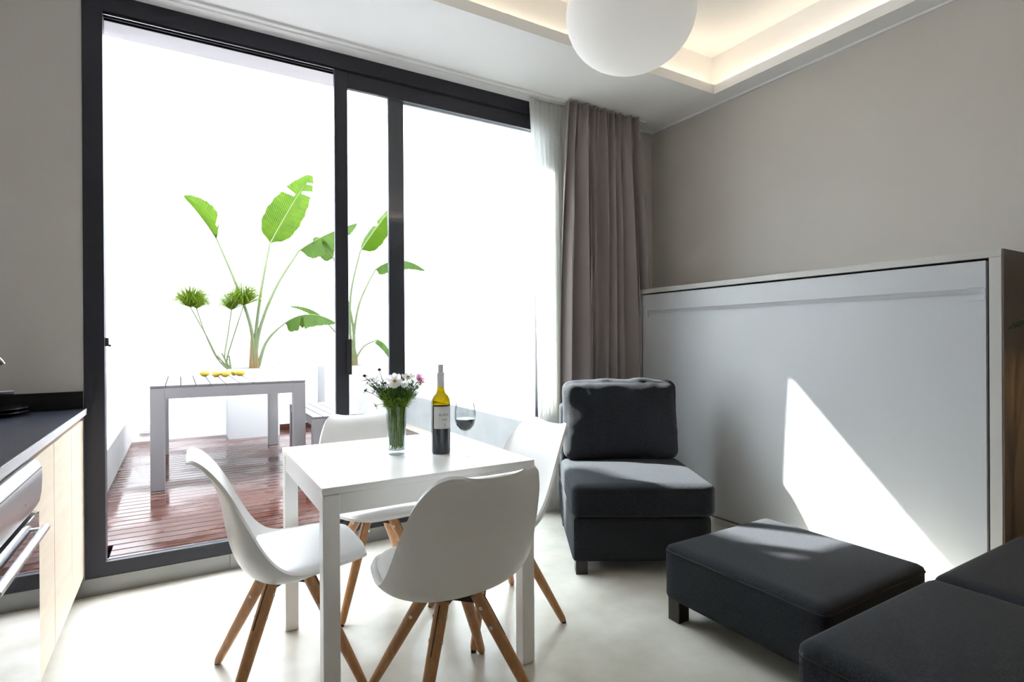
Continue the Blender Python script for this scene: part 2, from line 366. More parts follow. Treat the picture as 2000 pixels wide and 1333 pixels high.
# ------------------------------------------------------------------ curtain track and curtains
trk = MB()
for yy in (3.07, 3.115): trk.box(-.36, 3.02, yy-.013, yy+.013, H-.012, H); trk.box(-.36, 3.02, yy-.003, yy+.003, H-.0125, H-.012)
tag(trk.build('curtain_track', M['white_lac']), 'white double curtain track fixed along the ceiling before the sliding door', 'curtain track')
def curtain(name, m, y, x0t, x1t, x0b, x1b, ztop, zbot, folds, amp, seed, label):
    rnd = random.Random(seed); n = folds*18+1; nz = 52
    ph = [rnd.uniform(-.6, .6) for _ in range(folds+3)]; am = [rnd.uniform(.45, 1.25) for _ in range(folds+3)]
    def P(i, j):
        u = i/(n-1); T = (j/(nz-1))**1.25; z = ztop+(zbot-ztop)*T
        s = 1-(1-T)**2.2
        xa = x0t+(x0b-x0t)*s; xb = x1t+(x1b-x1t)*s
        k = u*folds; kk = int(k); f = k-kk; f = f*f*(3-2*f)
        a = am[kk]*(1-f)+am[kk+1]*f; p = ph[kk]*(1-f)+ph[kk+1]*f
        g = math.exp(-(T*9)**1.5)                      # gathered heading
        ang = 2*math.pi*(k+p*.45*(1-.5*g)+.16*math.sin(T*2.6+kk*1.3)*(1-g))
        dy = amp*(1-.62*g)*a*(math.asin(.96*math.sin(ang))*.78+.22*math.sin(2*ang+seed))
        dy += g*amp*.42*math.sin(2*math.pi*k*2.0+p*3)
        x = xa+(xb-xa)*(u+.020*math.cos(ang)*(1-g)*math.sin(math.pi*u)**.5)
        return (x, y+dy, z)
    root = thing(name, label, 'curtain')
    o = MB(); o.smooth = True; o.grid(P, n, nz)
    f = o.build('panel', m, root)
    md = f.modifiers.new('thick', 'SOLIDIFY'); md.thickness = .002
    return root
curtain('sheer_curtain', M['sheer'], 3.125, 2.016, 2.345, 2.082, 2.36, H-.014, .015, 9, .018, 3, 'narrow white translucent sheer curtain bunched beside the grey curtain')
curtain('heavy_curtain', M['curtain'], 3.040, 2.270, 2.905, 2.205, 2.985, H-.013, .02, 8, .062, 8, 'long mauve grey velvet curtain hanging in folds in the room corner')

# ------------------------------------------------------------------ wall bed
BX, BY0, BY1, BH = 2.905, 0.921, 3.03, 1.543
bed = thing('wall_bed', 'grey fold down wall bed cabinet along the right wall', 'wall bed', (BX, 0, 0))
dp = XR-BX-.004
MB().box(0, dp, BY0, BY1, BH-.032, BH, bev=.0015, seg=1).build('top_panel', M['bed_frame'], bed)
MB().box(0, dp, BY0, BY0+.042, 0, BH-.0325, bev=.0015, seg=1).build('side_panel', M['bed_frame'], bed)
MB().box(.002, dp, BY0-.006, BY0-.0003, 0, BH-.001).build('side_skin', M['dark_side'], bed, label='dark brown outer side')
MB().box(0, dp, BY1-.028, BY1, 0, BH-.0325, bev=.0015, seg=1).build('side_panel', M['bed_frame'], bed)
MB().box(.006, dp, BY0+.043, BY1-.029, .0, .04).build('plinth', M['bed_frame'], bed)
MB().box(.05, dp-.02, BY0+.043, BY1-.029, .04, BH-.033).build('carcass', M['gap'], bed)
pz0, pz1, py0, py1 = .052, BH-.043, BY0+.054, BY1-.036
gz0, gz1, gy0, gy1 = 1.338, 1.386, .985, 2.945
b = MB(); b.box(.004, .03, py0, py1, pz0, gz0); b.box(.004, .03, py0, py1, gz1, pz1); b.box(.004, .03, py0, gy0, gz0, gz1); b.box(.004, .03, gy1, py1, gz0, gz1)
fp = b.build('front_panel', M['bed_grey'], bed)
g = MB(); g.box(.020, .0299, gy0+.0005, gy1-.0005, gz0+.0005, gz1-.0005)
g.grid(lambda i, j: (.004+.012*(i/6)**.6, gy0+.002+(gy1-gy0-.004)*j, gz1-.0005-.022*(i/6)), 7, 2)
g.build('recessed_handle', M['bed_grey'], fp)
# small rounded end plate of the groove and screw cap
t = MB(); t.smooth = True
pts = [Vector((.003, gy0-.002+.012*math.cos(a)-.012, (gz1-.006 if a < math.pi else gz0+.006))) for a in (0,)]
t.tube([Vector((.0035, gy0+.05, gz1+.004)), Vector((.0035, gy0+.002, gz1+.004)), Vector((.0035, gy0-.006, gz1-.002)), Vector((.0035, gy0-.008, gz1-.012)), Vector((.0035, gy0-.008, gz0+.012)), Vector((.0035, gy0-.006, gz0+.002)), Vector((.0035, gy0+.002, gz0-.004)), Vector((.0035, gy0+.05, gz0-.004))], .0018, 6)
t.build('handle_rim', M['bed_grey'], fp)
MB().tube([(-.001, BY1-.014, BH-.016), (.004, BY1-.014, BH-.016)], .005, 12).build('screw_cap', M['rubber'], bed)

# ------------------------------------------------------------------ pendant globe
gc = EYE + ray(1231, 28)*1.96
pend = thing('pendant_lamp', 'large white opal glass globe pendant hanging from the ceiling recess', 'pendant lamp', gc)
n = 24
MB().lathe([(max(.001, .226*math.sin(math.pi*k/n)**.94), -.190*math.cos(math.pi*k/n)) for k in range(n+1)], seg=48).build('globe_shade', M['globe'], pend)
MB().ball((0, 0, .02), .04, sub=3).build('bulb', M['lamp'], pend)  # weak glow added inside to lift the brightness of the globe
MB().tube([(0, 0, .055), (0, 0, ct-gc.z-.03)], .006, 8).build('rod', M['steel'], pend)
MB().lathe([(.001, ct-gc.z-.001), (.055, ct-gc.z-.001), (.055, ct-gc.z-.03), (.001, ct-gc.z-.03)], seg=24).build('canopy', M['white_lac'], pend)

# ------------------------------------------------------------------ dining table
tx, ty, S, TH = .357, 1.694, .75, .74
tab = thing('dining_table', 'square white lacquered dining table in the middle of the room', 'table', (tx, ty, 0))
MB().box(0, S, 0, S, TH-.022, TH, bev=.0015, seg=1).build('tabletop', M['white_lac'], tab)
L = .05
for (a, c) in ((0.002, 0.002), (S-L-.002, 0.002), (0.002, S-L-.002), (S-L-.002, S-L-.002)):
    MB().box(a, a+L, c, c+L, 0.002, TH-.024, bev=.002, seg=1).build('leg', M['white_lac'], tab)
b = MB(); b.box(L, S-L, .006, .026, TH-.085, TH-.022); b.box(L, S-L, S-.026, S-.006, TH-.085, TH-.022); b.box(.006, .026, L, S-L, TH-.085, TH-.022); b.box(S-.026, S-.006, L, S-L, TH-.085, TH-.022)
b.build('apron', M['white_lac'], tab)

# ------------------------------------------------------------------ shell chairs
# (centre y, centre z, edge y, edge z, half width) from the front lip over the seat to the back lip
SH = [(.245, .415, .245, .418, .090), (.240, .424, .240, .430, .135), (.222, .430, .222, .438, .180), (.150, .424, .150, .443, .222), (.06, .400, .062, .441, .238), (-.02, .382, .0, .444, .245), (-.085, .385, -.045, .461, .246),
      (-.135, .415, -.085, .50, .241), (-.168, .47, -.118, .553, .234), (-.187, .54, -.145, .607, .226), (-.200, .62, -.172, .660, .216), (-.218, .695, -.200, .712, .204), (-.243, .755, -.232, .758, .184), (-.270, .788, -.265, .791, .160), (-.292, .798, -.292, .804, .131), (-.304, .796, -.305, .800, .098)]
NV = 61
prof = catmull(SH, NV)
def shell_pt(u, v, dz=0.0):
    x = v*(NV-1); j = min(int(x), NV-2); f = x-j
    a = [prof[j][k]*(1-f)+prof[j+1][k]*f for k in range(5)]
    t = abs(u)**2.2
    z = a[1]*(1-t)+a[3]*t
    if v > .8: z += .012*(v-.8)/.2*(u*u-.35)
    return Vector((a[4]*math.sin(u*1.3)/math.sin(1.3), a[0]*(1-t)+a[2]*t, z+dz))
def make_chair():
    t = thing('dining_chair', 'x', 'chair', (0, 0, 0), 0, 'white shell chairs around the dining table')
    b = MB(); b.smooth = True; nu = 25
    b.grid(lambda i, j: shell_pt(-1+2*i/(nu-1), j/(NV-1)), nu, NV)
    s = b.build('shell', M['white_plastic'], t)
    md = s.modifiers.new('t', 'SOLIDIFY'); md.thickness = .011; md.offset = 0
    md = s.modifiers.new('b', 'BEVEL'); md.width = .003; md.segments = 2; md.limit_method = 'ANGLE'; md.angle_limit = R(50)
    md = s.modifiers.new('s', 'SUBSURF'); md.levels = 1; md.render_levels = 1
    b = MB(); b.smooth = True; nu, nv = 23, 27
    def pad(i, j):
        uu = -1+2*i/(nu-1); q = 2*j/(nv-1)-1; sq = math.sqrt(max(0, 1-.20*q*q))
        p = shell_pt(uu*.86*sq, .025+.40*(q+1)/2)
        e = max(0, 1-max(abs(uu)**5, abs(q)**7))**.4
        top = .456+.010*(1-uu*uu)*(1-q*q) - .016*max(0, -q)**3
        return Vector((p.x, p.y, p.z+.001+max(.006, top-p.z)*e))
    b.grid(pad, nu, nv)
    b.build('seat_pad', M['white_pad'], t)
    b = MB(); b.box(-.05, .05, -.05, .05, .360, .368, bev=.002)
    for a in (45, 135):
        b.box(-.078, .078, -.002, .002, .335, .360, T=Matrix.Rotation(R(a), 4, 'Z'))
    b.build('bracket', M['dark_metal'], t)
    for sx in (-1, 1):
        for sy in (-1, 1):
            top, ft = Vector((sx*.058, sy*.058, .366)), Vector((sx*.21, sy*.21, .006)); d = ft-top
            m = MB(); m.tube([top, top+d*.15, top+d*.6, top+d*.97, ft], [.0205, .0215, .0185, .0145, .0115], 14)
            lg = m.build('leg', M['beech'], t)
            m = MB(); m.lathe([(.001, 0.0), (.010, 0.0), (.010, .007), (.001, .007)], (ft.x, ft.y, 0), 12); m.build('foot_glide', M['rubber'], lg)
            side = Vector((-sy*1.0, sx*1.0, 0)).normalized(); tt = d.normalized()
            for q in (.10, .26):
                m = MB()
                c = top+d*q
                m.tube([c-side*.0225, c+side*.0225], .0065, 10); m.build('bolt', M['steel'], lg)
            nrm = Vector((sx, sy, 0)).normalized(); nrm = (nrm - tt*nrm.dot(tt)).normalized()
            m = MB(); a0, a1 = top+d*.03, top+d*.36
            w_ = side*.0016
            for (o1, o2) in ((.0195, .0222),):
                vs = [m.bm.verts.new(p) for p in (a0+nrm*o1-w_, a0+nrm*o1+w_, a1+nrm*o1+w_, a1+nrm*o1-w_, a0+nrm*o2-w_, a0+nrm*o2+w_, a1+nrm*(o2-.0014)+w_, a1+nrm*(o2-.0014)-w_)]
                for f in ((0, 1, 2, 3), (4, 5, 6, 7), (0, 1, 5, 4), (1, 2, 6, 5), (2, 3, 7, 6), (3, 0, 4, 7)): m.bm.faces.new([vs[k] for k in f])
            m.build('slot', M['dark_metal'], lg)
    return t
ch = make_chair()
ch['label'] = 'white shell chair with wooden legs nearest the camera, its back towards us'
ch.location = (.752, 1.642, 0); ch.rotation_euler = (0, 0, R(-1))
for loc, rz, lab in (((.32, 2.083, 0), -90, 'white shell chair at the left side of the table, seen from its side'),
                     ((.774, 2.535, 0), 180, 'white shell chair behind the table with its back to the glass door'),
                     ((1.152, 2.08, 0), 90, 'white shell chair at the right side of the table, beside the dark armchair')):
    c = copy_tree(ch); c.location = loc; c.rotation_euler = (0, 0, R(rz)); c['label'] = lab

# ------------------------------------------------------------------ armchair, ottoman, sofa modules
def legs(t, pts, h, s=.055):
    for (x, y) in pts: MB().box(x-s/2, x+s/2, y-s/2, y+s/2, 0.001, h, bev=.003).build('leg', M['wenge'], t)
def piping(t, w, d, z, r, pr=.0035, off=(0, 0), name='piping'):
    pts = []; n = 6
    for (cx_, cy_, a0) in ((w/2-r, d/2-r, 0), (-w/2+r, d/2-r, 90), (-w/2+r, -d/2+r, 180), (w/2-r, -d/2+r, 270)):
        for k in range(n+1):
            a = R(a0+90*k/n); pts.append(Vector((cx_+r*math.cos(a)+off[0], cy_+r*math.sin(a)+off[1], z)))
    pts.append(pts[0])
    return MB().tube(pts, pr, 6, caps=False).build(name, M['charcoal_side'], t)
arm = thing('armchair', 'dark charcoal armless armchair with loose back cushion in the corner by the curtain', 'armchair', (2.172, 2.366, 0), -YAW)
# local: x right, -y front; footprint .70 x .84
o = cushion(.70, .80, .227, .022); o.build('base', M['charcoal'], arm, (0, .02, .060))
o = cushion(.72, .66, .165, .035, puff=.022); sc = o.build('seat_cushion', M['charcoal'], arm, (.004, -.075, .288))
piping(sc, .714, .654, .118, .035)
o = cushion(.70, .13, .49, .03); o.build('back_frame', M['charcoal'], arm, (0, .358, .288))
o = cushion(.685, .17, .475, .055, puff=.012, puff_front=.03, wr=.015, seed=4, n=26); bc = o.build('back_cushion', M['charcoal'], arm, (.005, .215, .452)); bc.rotation_euler = (R(-9), 0, 0)
legs(arm, ((-.305, -.345), (.305, -.345), (-.305, .375), (.305, .375)), .085, .06)
ott = thing('ottoman', 'low dark charcoal square ottoman in front of the wall bed', 'ottoman', (2.085, 1.335, 0))
o = cushion(.685, .685, .232, .028, puff=.010); ob = o.build('body', M['charcoal'], ott, (0, 0, .085))
piping(ob, .683, .683, .206, .028)
legs(ott, ((-.30, -.30), (.30, -.30), (-.30, .30), (.30, .30)), .10, .06)
def sofa_module(x, lab):
    t = thing('sofa_module', lab, 'sofa', (x, .425, 0), 0, 'dark sofa seats at lower right')
    o = cushion(.735, .85, .18, .02); o.build('base', M['charcoal'], t, (0, 0, .06))
    o = cushion(.742, .86, .165, .035, puff=.018, n=22); s_ = o.build('seat_cushion', M['charcoal'], t, (0, 0, .238))
    piping(s_, .738, .856, .128, .035)
    legs(t, ((-.31, -.36), (.31, -.36), (-.31, .36), (.31, .36)), .065)
    return t
sofa_module(1.722, 'dark charcoal sofa seat nearest the camera at the lower right')
sofa_module(2.475, 'dark charcoal sofa seat beyond the nearest one, next to the wall bed')

# ------------------------------------------------------------------ kitchen run
KX = -.385; KT = .875
ctr = thing('worktop', 'dark slate kitchen worktop along the left edge', 'worktop', (0, 0, 0))
MB().box(XL+.002, KX+.010, .2, YW-.008, KT-.028, KT, bev=.0015, seg=1).build('slab', M['counter'], ctr)
MB().box(KX+.010, KX+.0135, .2, YW-.008, KT-.028, KT-.001).build('front_edge', M['edge_reflection'], ctr, label='front edge with the window reflection painted pale')  # pale colour stands in for the window reflected in the dark polished edge
MB().box(XL+.002, -.386, YW-.020, YW-.001, KT+.001, .953).build('upstand', M['upstand'], ctr)
units = [(2.156, 2.508, 'widest pale oak kitchen cupboard, right beside the steel oven'), (2.512, 2.868, 'pale oak kitchen cupboard between two others, second from the oven'), (2.872, YW-.012, 'pale oak kitchen cupboard nearest the glass door')]
for (a, c, lab) in units:
    t = thing('kitchen_cabinet', lab, 'cabinet', (0, 0, 0), 0, 'pale oak base cupboards')
    MB().box(XL+.01, KX-.022, a, c, .10, KT-.030).build('carcass', M['oak'], t)
    MB().box(KX-.020, KX, a+.001, c-.001, .105, .822, bev=.001, seg=1).build('door', M['oak'], t)
    MB().box(KX-.030, KX-.004, a+.001, c-.001, .832, KT-.0285).build('grip_rail', M['oak'], t)
    MB().box(XL+.1, KX-.10, a, c, 0.001, .10).build('plinth', M['plinth'], t)
ov = thing('oven', 'built in stainless steel oven with mirrored door at the far left edge', 'oven', (KX, 0, 0))
oy0, oy1 = 1.555, 2.150
MB().box(-.58, -.002, oy0, oy1, .10, .842).build('body', M['oven_steel'], ov)
b = MB(); b.smooth = True
pf = [(.001, .838), (.010, .836), (.020, .828), (.026, .812), (.028, .79), (.026, .74), (.021, .71), (.012, .692), (.001, .69)]
b.grid(lambda i, j: (pf[i][0]+.0, oy0+(oy1-oy0)*j/1.0, pf[i][1]-.006), len(pf), 2)
for e in (oy0, oy1): b.bm.faces.new([b.bm.verts.new((p[0], e, p[1]-.006)) for p in pf])
cp = b.build('control_panel', M['oven_steel'], ov)
MB().tube([(.0262, oy0, .805), (.0262, oy1, .805)], .0012, 6).build('panel_seam', M['gap'], cp)
for (yy, zz) in ((2.075, .772), (2.072, .760), (2.066, .748), (1.95, .742), (1.94, .752)):
    MB().box(.0225, .0262+.02*(zz-.735), yy-.005, yy+.005, zz-.003, zz+.003).build('mark', M['rubber'], cp)
dr = MB().box(.0, .020, oy0, oy1, .125, .678, bev=.002, seg=1).build('door', M['oven_glass'], ov)
MB().tube([(.040, oy0+.04, .632), (.040, oy1-.035, .632)], .011, 14).build('handle', M['oven_steel'], dr)
b = MB(); b.tube([(.018, oy0+.06, .632), (.04, oy0+.06, .632)], .007, 8); b.tube([(.018, oy1-.055, .632), (.04, oy1-.055, .632)], .007, 8); b.build('handle_post', M['oven_steel'], dr)
# tap and plates on the worktop
fc = Vector((-.80, 2.93, KT))
tap = thing('kitchen_tap', 'chrome kitchen mixer tap at the left edge of the picture', 'tap', fc)
tip = atY(5, 712, 2.99)
tp_l = tip-fc
MB().lathe([(.001, .0), (.026, .0), (.026, .012), (.018, .018), (.018, .12), (.001, .12)], seg=20).build('body', M['chrome'], tap)
MB().tube(smooth_path([(0, 0, .08), (0, 0, .19), (.01, .0, .245), (tp_l.x*.45, tp_l.y*.45, .262), (tp_l.x*.86, tp_l.y*.86, .248), (tp_l.x, tp_l.y, tp_l.z)], 26), .011, 12).build('spout', M['chrome'], tap)
lt = atY(27, 766, 2.97)-fc
MB().tube([(.0, 0, lt.z-.004), tuple(lt*.55)[:2]+(lt.z,), tuple(lt)], [.009, .008, .011], 10).build('lever', M['chrome'], tap)
pc = Vector((-.684, 3.05, KT))
for k, lab in enumerate(('black glazed plate at the bottom of the stack on the worktop', 'black glazed plate on top of the stack on the worktop')):
    p = MB(); z0 = k*.016
    p.lathe([(.001, .0), (.075, .0), (.10, .004), (.132, .015), (.134, .019), (.130, .019), (.098, .008), (.001, .005)], seg=40)
    tag(p.build('plate', M['plate'], None, pc+Vector((0, 0, .001+z0))), lab, 'plate', 'plates stacked on the worktop')

# ------------------------------------------------------------------ things on the dining table
# vase with cut flowers
vc = Vector((.713, 2.062, TH+.0005))
va = thing('glass_vase', 'clear tapered glass tumbler holding the cut flowers on the table', 'vase', vc)
MB().lathe([(.001, 0), (.030, 0), (.032, .004), (.0405, .199), (.0395, .200), (.0315, .018), (.001, .016)], seg=36).build('tumbler', M['clear'], va)
MB().lathe([(.001, .0165), (.0312, .0185), (.0375, .165), (.001, .165)], seg=36).build('water', M['water'], va)
rnd = random.Random(5)
def blade(mb, pts, wdt, seg=3):
    mb.tube(pts, [wdt, wdt, wdt*.4] if len(pts) == 3 else [wdt*(1-.6*i/(len(pts)-1)) for i in range(len(pts))], seg, caps=False)
def foliage(name, m, count, seed, lo, hi, spread, col_lab):
    r = random.Random(seed); f = MB()
    for _ in range(count):
        a = r.uniform(0, 2*math.pi); q = math.sqrt(r.random()); top = r.uniform(lo, hi)
        a0 = a + r.uniform(-1.3, 1.3); b0 = Vector((.027*q*math.cos(a0), .027*q*math.sin(a0), .02+r.random()*.03))
        mid = Vector((.036*q*math.cos(a), .036*q*math.sin(a), .185)); sp = spread*q*(top/.30)
        e = Vector((sp*math.cos(a), sp*math.sin(a), top))
        path = smooth_path([b0, mid*.6+b0*.4+Vector((0, 0, .0)), mid, mid*.45+e*.55+Vector((0, 0, .012)), e], 9)
        f.tube(path, [.0013]*6+[.001, .0008, .0005], 4, caps=False)
        for k in range(22):
            s0 = path[min(8, 4+int(r.random()*4.99))]
            if s0.z < .17: continue
            d = Vector((r.uniform(-1, 1), r.uniform(-1, 1), r.uniform(-.3, 1.0))).normalized()*r.uniform(.015, .04)
            f.tube([s0, s0+d*.55+Vector((0, 0, .002)), s0+d], [.0009, .0007, .0003], 3, caps=False)
    o = f.build(name, m, None, vc)
    return tag(o, col_lab, 'foliage', kind='stuff')
foliage('flower_foliage', M['feather'], 84, 11, .22, .290, .112, 'dark feathery green foliage of the bouquet in the vase')
foliage('stem_foliage', M['feather_lt'], 120, 12, .19, .240, .078, 'bright green stems and thread leaves in the lower bouquet')
ex = RT0.copy(); dv = Vector((FW.x, FW.y, 0)).normalized()
def bpos(u, v, depth=0.0):
    """point over the vase seen at u,v, moved by depth away from the eye"""
    dd = (vc-EYE).dot(FW)+depth; return EYE + ray(u, v)*dd
def cut_flower(u, v, depth, face, rad, kind, lab):
    p = bpos(u, v, depth)-vc; t = thing('cut_flower', lab, 'flower', vc, 0, 'cut flowers in the glass vase')
    a = math.atan2(p.y, p.x); b0 = Vector((-.02*math.cos(a), -.02*math.sin(a), .022)); rim = Vector((.028*math.cos(a), .028*math.sin(a), .18))
    MB().tube(smooth_path([b0, rim*.5+b0*.5, rim, rim*.5+p*.5+Vector((0, 0, .01)), p], 14), .0013, 6).build('stem', M['bud'] if kind == 'bud' else M['stalk'], t)
    n_ = Vector(face).normalized(); a1 = n_.orthogonal().normalized(); b1 = n_.cross(a1)
    if kind == 'bud':
        m = MB(); m.ball(p+n_*.003, rad, 1, 1, .85, 2); m.build('bud', M['bud'], t)
        m = MB()
        for k in range(7):
            an = k*.9; d = a1*math.cos(an)+b1*math.sin(an)
            m.tube([p, p+d*rad*1.5+n_*.002, p+d*rad*2.3+n_*rad*.5], [.0012, .0009, .0003], 4)
        m.build('sepal', M['feather'], t); return
    m = MB(); np_ = 8
    for k in range(np_):
        an = 2*math.pi*k/np_+rnd.uniform(-.1, .1); d = a1*math.cos(an)+b1*math.sin(an); s_ = n_.cross(d); cup = rnd.uniform(.15, .45)
        def pp(i, j, d=d, s_=s_, cup=cup):
            tt = i/6; ww = rad*.40*math.sin(math.pi*min(1, tt*.82+.10))**.7; q = -1+j/2
            ed = .06*rad*math.cos(q*5) if i == 6 else 0
            return p+d*(rad*(.12+.9*tt)+ed)+s_*ww*q+n_*(rad*cup*tt*tt - rad*.12*q*q + rad*.03*math.sin(q*6))
        m.smooth = True; m.grid(pp, 7, 5)
    m.build('petals', M['petal_pink'] if kind == 'pink' else M['petal'], t)
    m = MB(); m.ball(p+n_*rad*.06, rad*.24, 1, 1, .8, 2); m.build('centre', M['pollen'], t)
tocam = -dv
cut_flower(771, 745, -.075, tocam+Vector((0, 0, .35)), .030, 'white', 'large white cosmos facing us at the centre of the bouquet')
cut_flower(730, 744, -.03, tocam*.3-ex*.5+Vector((0, 0, .9)), .025, 'white', 'white cosmos tilted left at the upper left of the bouquet')
cut_flower(716, 748, .02, -ex+Vector((0, 0, .6)), .021, 'white', 'white cosmos seen edge on at the far left of the bouquet')
cut_flower(797, 737, -.03, ex*.2+tocam*.4+Vector((0, 0, 1)), .025, 'white', 'white cosmos at the upper right of the bouquet, before the dark door post')
cut_flower(819, 741, .0, ex*.8+tocam*.45+Vector((0, 0, .45)), .023, 'pink', 'pink cosmos at the right edge of the bouquet')
cut_flower(734, 793, -.03, tocam*.6-ex*.7-Vector((0, 0, .3)), .017, 'white', 'small drooping daisy low at the left of the bouquet')
cut_flower(790, 751, -.08, tocam+ex*.1+Vector((0, 0, .2)), .014, 'white', 'small daisy with large yellow centre below right of the biggest cosmos')
cut_flower(741, 724, .0, Vector((0, 0, 1)), .0068, 'bud', 'dark bud standing highest in the bouquet')
cut_flower(712, 736, .01, Vector((0, 0, 1)), .0065, 'bud', 'dark bud at the far upper left of the bouquet')
cut_flower(715, 764, -.01, -ex+Vector((0, 0, .6)), .0055, 'bud', 'dark bud sticking out left of the bouquet at mid height')
cut_flower(752, 750, -.03, Vector((0, 0, 1)), .0055, 'bud', 'dark bud just left of the biggest white cosmos')
# bottle
bc_ = Vector((.868, 1.992, TH+.0005))
bo = thing('wine_bottle', 'wine bottle with white label and grey stopper on the table', 'bottle', bc_)
MB().lathe([(.001, .004), (.030, .0), (.036, .003), (.0365, .190), (.0350, .208), (.028, .222), (.018, .232), (.0142, .246), (.0135, .30), (.0145, .303), (.0145, .311), (.001, .311)], seg=40).build('bottle_glass', M['olive'], bo)
MB().lathe([(.001, .0005), (.030, .0003), (.0364, .003), (.0369, .186), (.0366, .189), (.001, .1895)], seg=40).build('lower_body', M['bottle_dark'], bo)
MB().lathe([(.0143, .256), (.0141, .302), (.0152, .304), (.0152, .3115), (.001, .3122)], seg=28).build('foil', M['capsule'], bo)
MB().lathe([(.001, .3124), (.0102, .3124), (.0108, .343), (.001, .344)], seg=20).build('stopper', M['cork'], bo)
rr = .0374; a0 = math.atan2(-bc_.y, -bc_.x)+R(12)
b = MB(); b.smooth = True
b.grid(lambda i, j: (rr*math.cos(a0-1.0+2.0*i/24), rr*math.sin(a0-1.0+2.0*i/24), .098+.085*j), 25, 2)
lb = b.build('label', M['paper'], bo, label='white paper label')
def wrap_text(txt, size, ac, z, parent, name):
    cu = bpy.data.curves.new(name, 'FONT'); cu.body = txt; cu.size = size; cu.align_x = 'CENTER'
    ob = bpy.data.objects.new(name, cu); COL.objects.link(ob)
    dg = bpy.context.evaluated_depsgraph_get(); me = bpy.data.meshes.new_from_object(ob.evaluated_get(dg))
    bpy.data.objects.remove(ob)
    for v in me.vertices:
        a = ac + v.co.x/rr; v.co = Vector(((rr+.0004)*math.cos(a), (rr+.0004)*math.sin(a), z+v.co.y))
    me.materials.clear(); me.materials.append(M['ink'])
    o = bpy.data.objects.new(name, me); COL.objects.link(o); o.parent = parent
wrap_text('BLANC', .0135, a0+.18, .147, lb, 'lettering')
b = MB()
for z_, hw in ((.134, .32), (.130, .28), (.104, .26)):
    b.grid(lambda i, j, z_=z_, hw=hw: ((rr+.0003)*math.cos(a0+.18-hw+2*hw*i/8), (rr+.0003)*math.sin(a0+.18-hw+2*hw*i/8), z_+.0012*j), 9, 2)
b.grid(lambda i, j: ((rr+.0003)*math.cos(a0+.16+.05*i), (rr+.0003)*math.sin(a0+.16+.05*i), .108+.010*j), 2, 2)
b.build('fine_print', M['ink'], lb)
# glass
gl_ = Vector((.929, 1.902, TH+.0005))
wg = thing('wine_glass', 'stemmed wine glass half full of red wine beside the bottle', 'glass', gl_)
MB().lathe([(.001, .002), (.020, .0015), (.033, .0), (.034, .0015), (.018, .005), (.005, .009), (.0038, .02), (.0036, .075), (.0065, .086), (.022, .097), (.034, .115), (.0400, .140), (.0398, .165), (.0345, .198), (.0338, .198), (.0390, .165), (.0392, .140), (.033, .1158), (.021, .0985), (.001, .090)], seg=40).build('bowl', M['clear'], wg)
MB().lathe([(.001, .0915), (.0205, .0990), (.0324, .1162), (.0384, .1385), (.001, .1387)], seg=40).build('wine', M['wine'], wg)

# ------------------------------------------------------------------ courtyard
DZ = .13
b = MB()
yy = YW+.043; k = 0
while yy < 7.05:
    b.box(*((-.304, 2.218) if yy < 3.5 else (-1.2, 3.0)), yy, min(yy+.080, 7.049), DZ-.025 if yy > 3.33 else DZ-.0015, DZ, bev=.0007 if yy < 3.33 else .002, seg=1); yy += .089
struct(b.build('floor_deck', M['deck']))
struct(box('floor_courtyard', M['gap'], (-3, 5, 3.33, 7.3, -.12, .06)))
struct(box('wall_courtyard', M['outwall'], (-3, 5, 7.05, 7.25, -.1, 5.0)))
struct(box('wall_courtyard_left', M['outwall'], (-1.4, -1.2, 3.5, 7.05, -.1, 5.52)))
b = MB(); b.box(3.0, 3.2, 3.5, 7.05, -.1, 5.0)
struct(b.build('wall_courtyard_right', M['outwall']))
b = MB(); b.box(2.45, 2.999, 3.5, 7.045, .06, .50); 
struct(b.build('trim_3', M['ledge']))
struct(box('trim_4', M['stone'], (2.30, 2.449, 3.5, 7.045, .07, DZ+.006)))
struct(box('baseboard_courtyard', M['deck'], (.955, 2.449, 7.035, 7.0495, DZ+.001, DZ+.07)))
pl = thing('raised_planter', 'long low white raised bed at the left side of the courtyard', 'planter', (0, 0, 0))
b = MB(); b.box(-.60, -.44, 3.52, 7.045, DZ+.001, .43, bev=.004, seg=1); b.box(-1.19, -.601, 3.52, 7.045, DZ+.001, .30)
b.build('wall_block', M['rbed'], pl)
b = MB(); r = random.Random(9)
for _ in range(420):
    x, y = r.uniform(-1.08, -.70), r.uniform(3.7, 6.95); s_ = r.uniform(.03, .065)
    hh = .16*math.exp(-((y-6.0)/.8)**2)
    b.ball((x, y,   .302+s_*1.0+r.random()*hh*(1 if x < -.7 else .6)), s_, r.uniform(.8, 1.3), r.uniform(.8, 1.3), r.uniform(.5, .8), 1)
tag(b.build('pebble_bed', M['pebble']), 'heap of white pebbles filling the low raised bed outside', 'pebbles', kind='stuff')
sb = thing('outlet_box', 'small white outlet box low on the courtyard back wall', 'outlet box', (-.30, 7.05, .265))
MB().box(-.075, .075, -.035, -.001, -.05, .05, bev=.004).build('housing', M['white_lac'], sb)
MB().box(-.065, .065, -.042, -.0355, -.032, .042, bev=.003).build('lid', M['white_plastic'], sb)
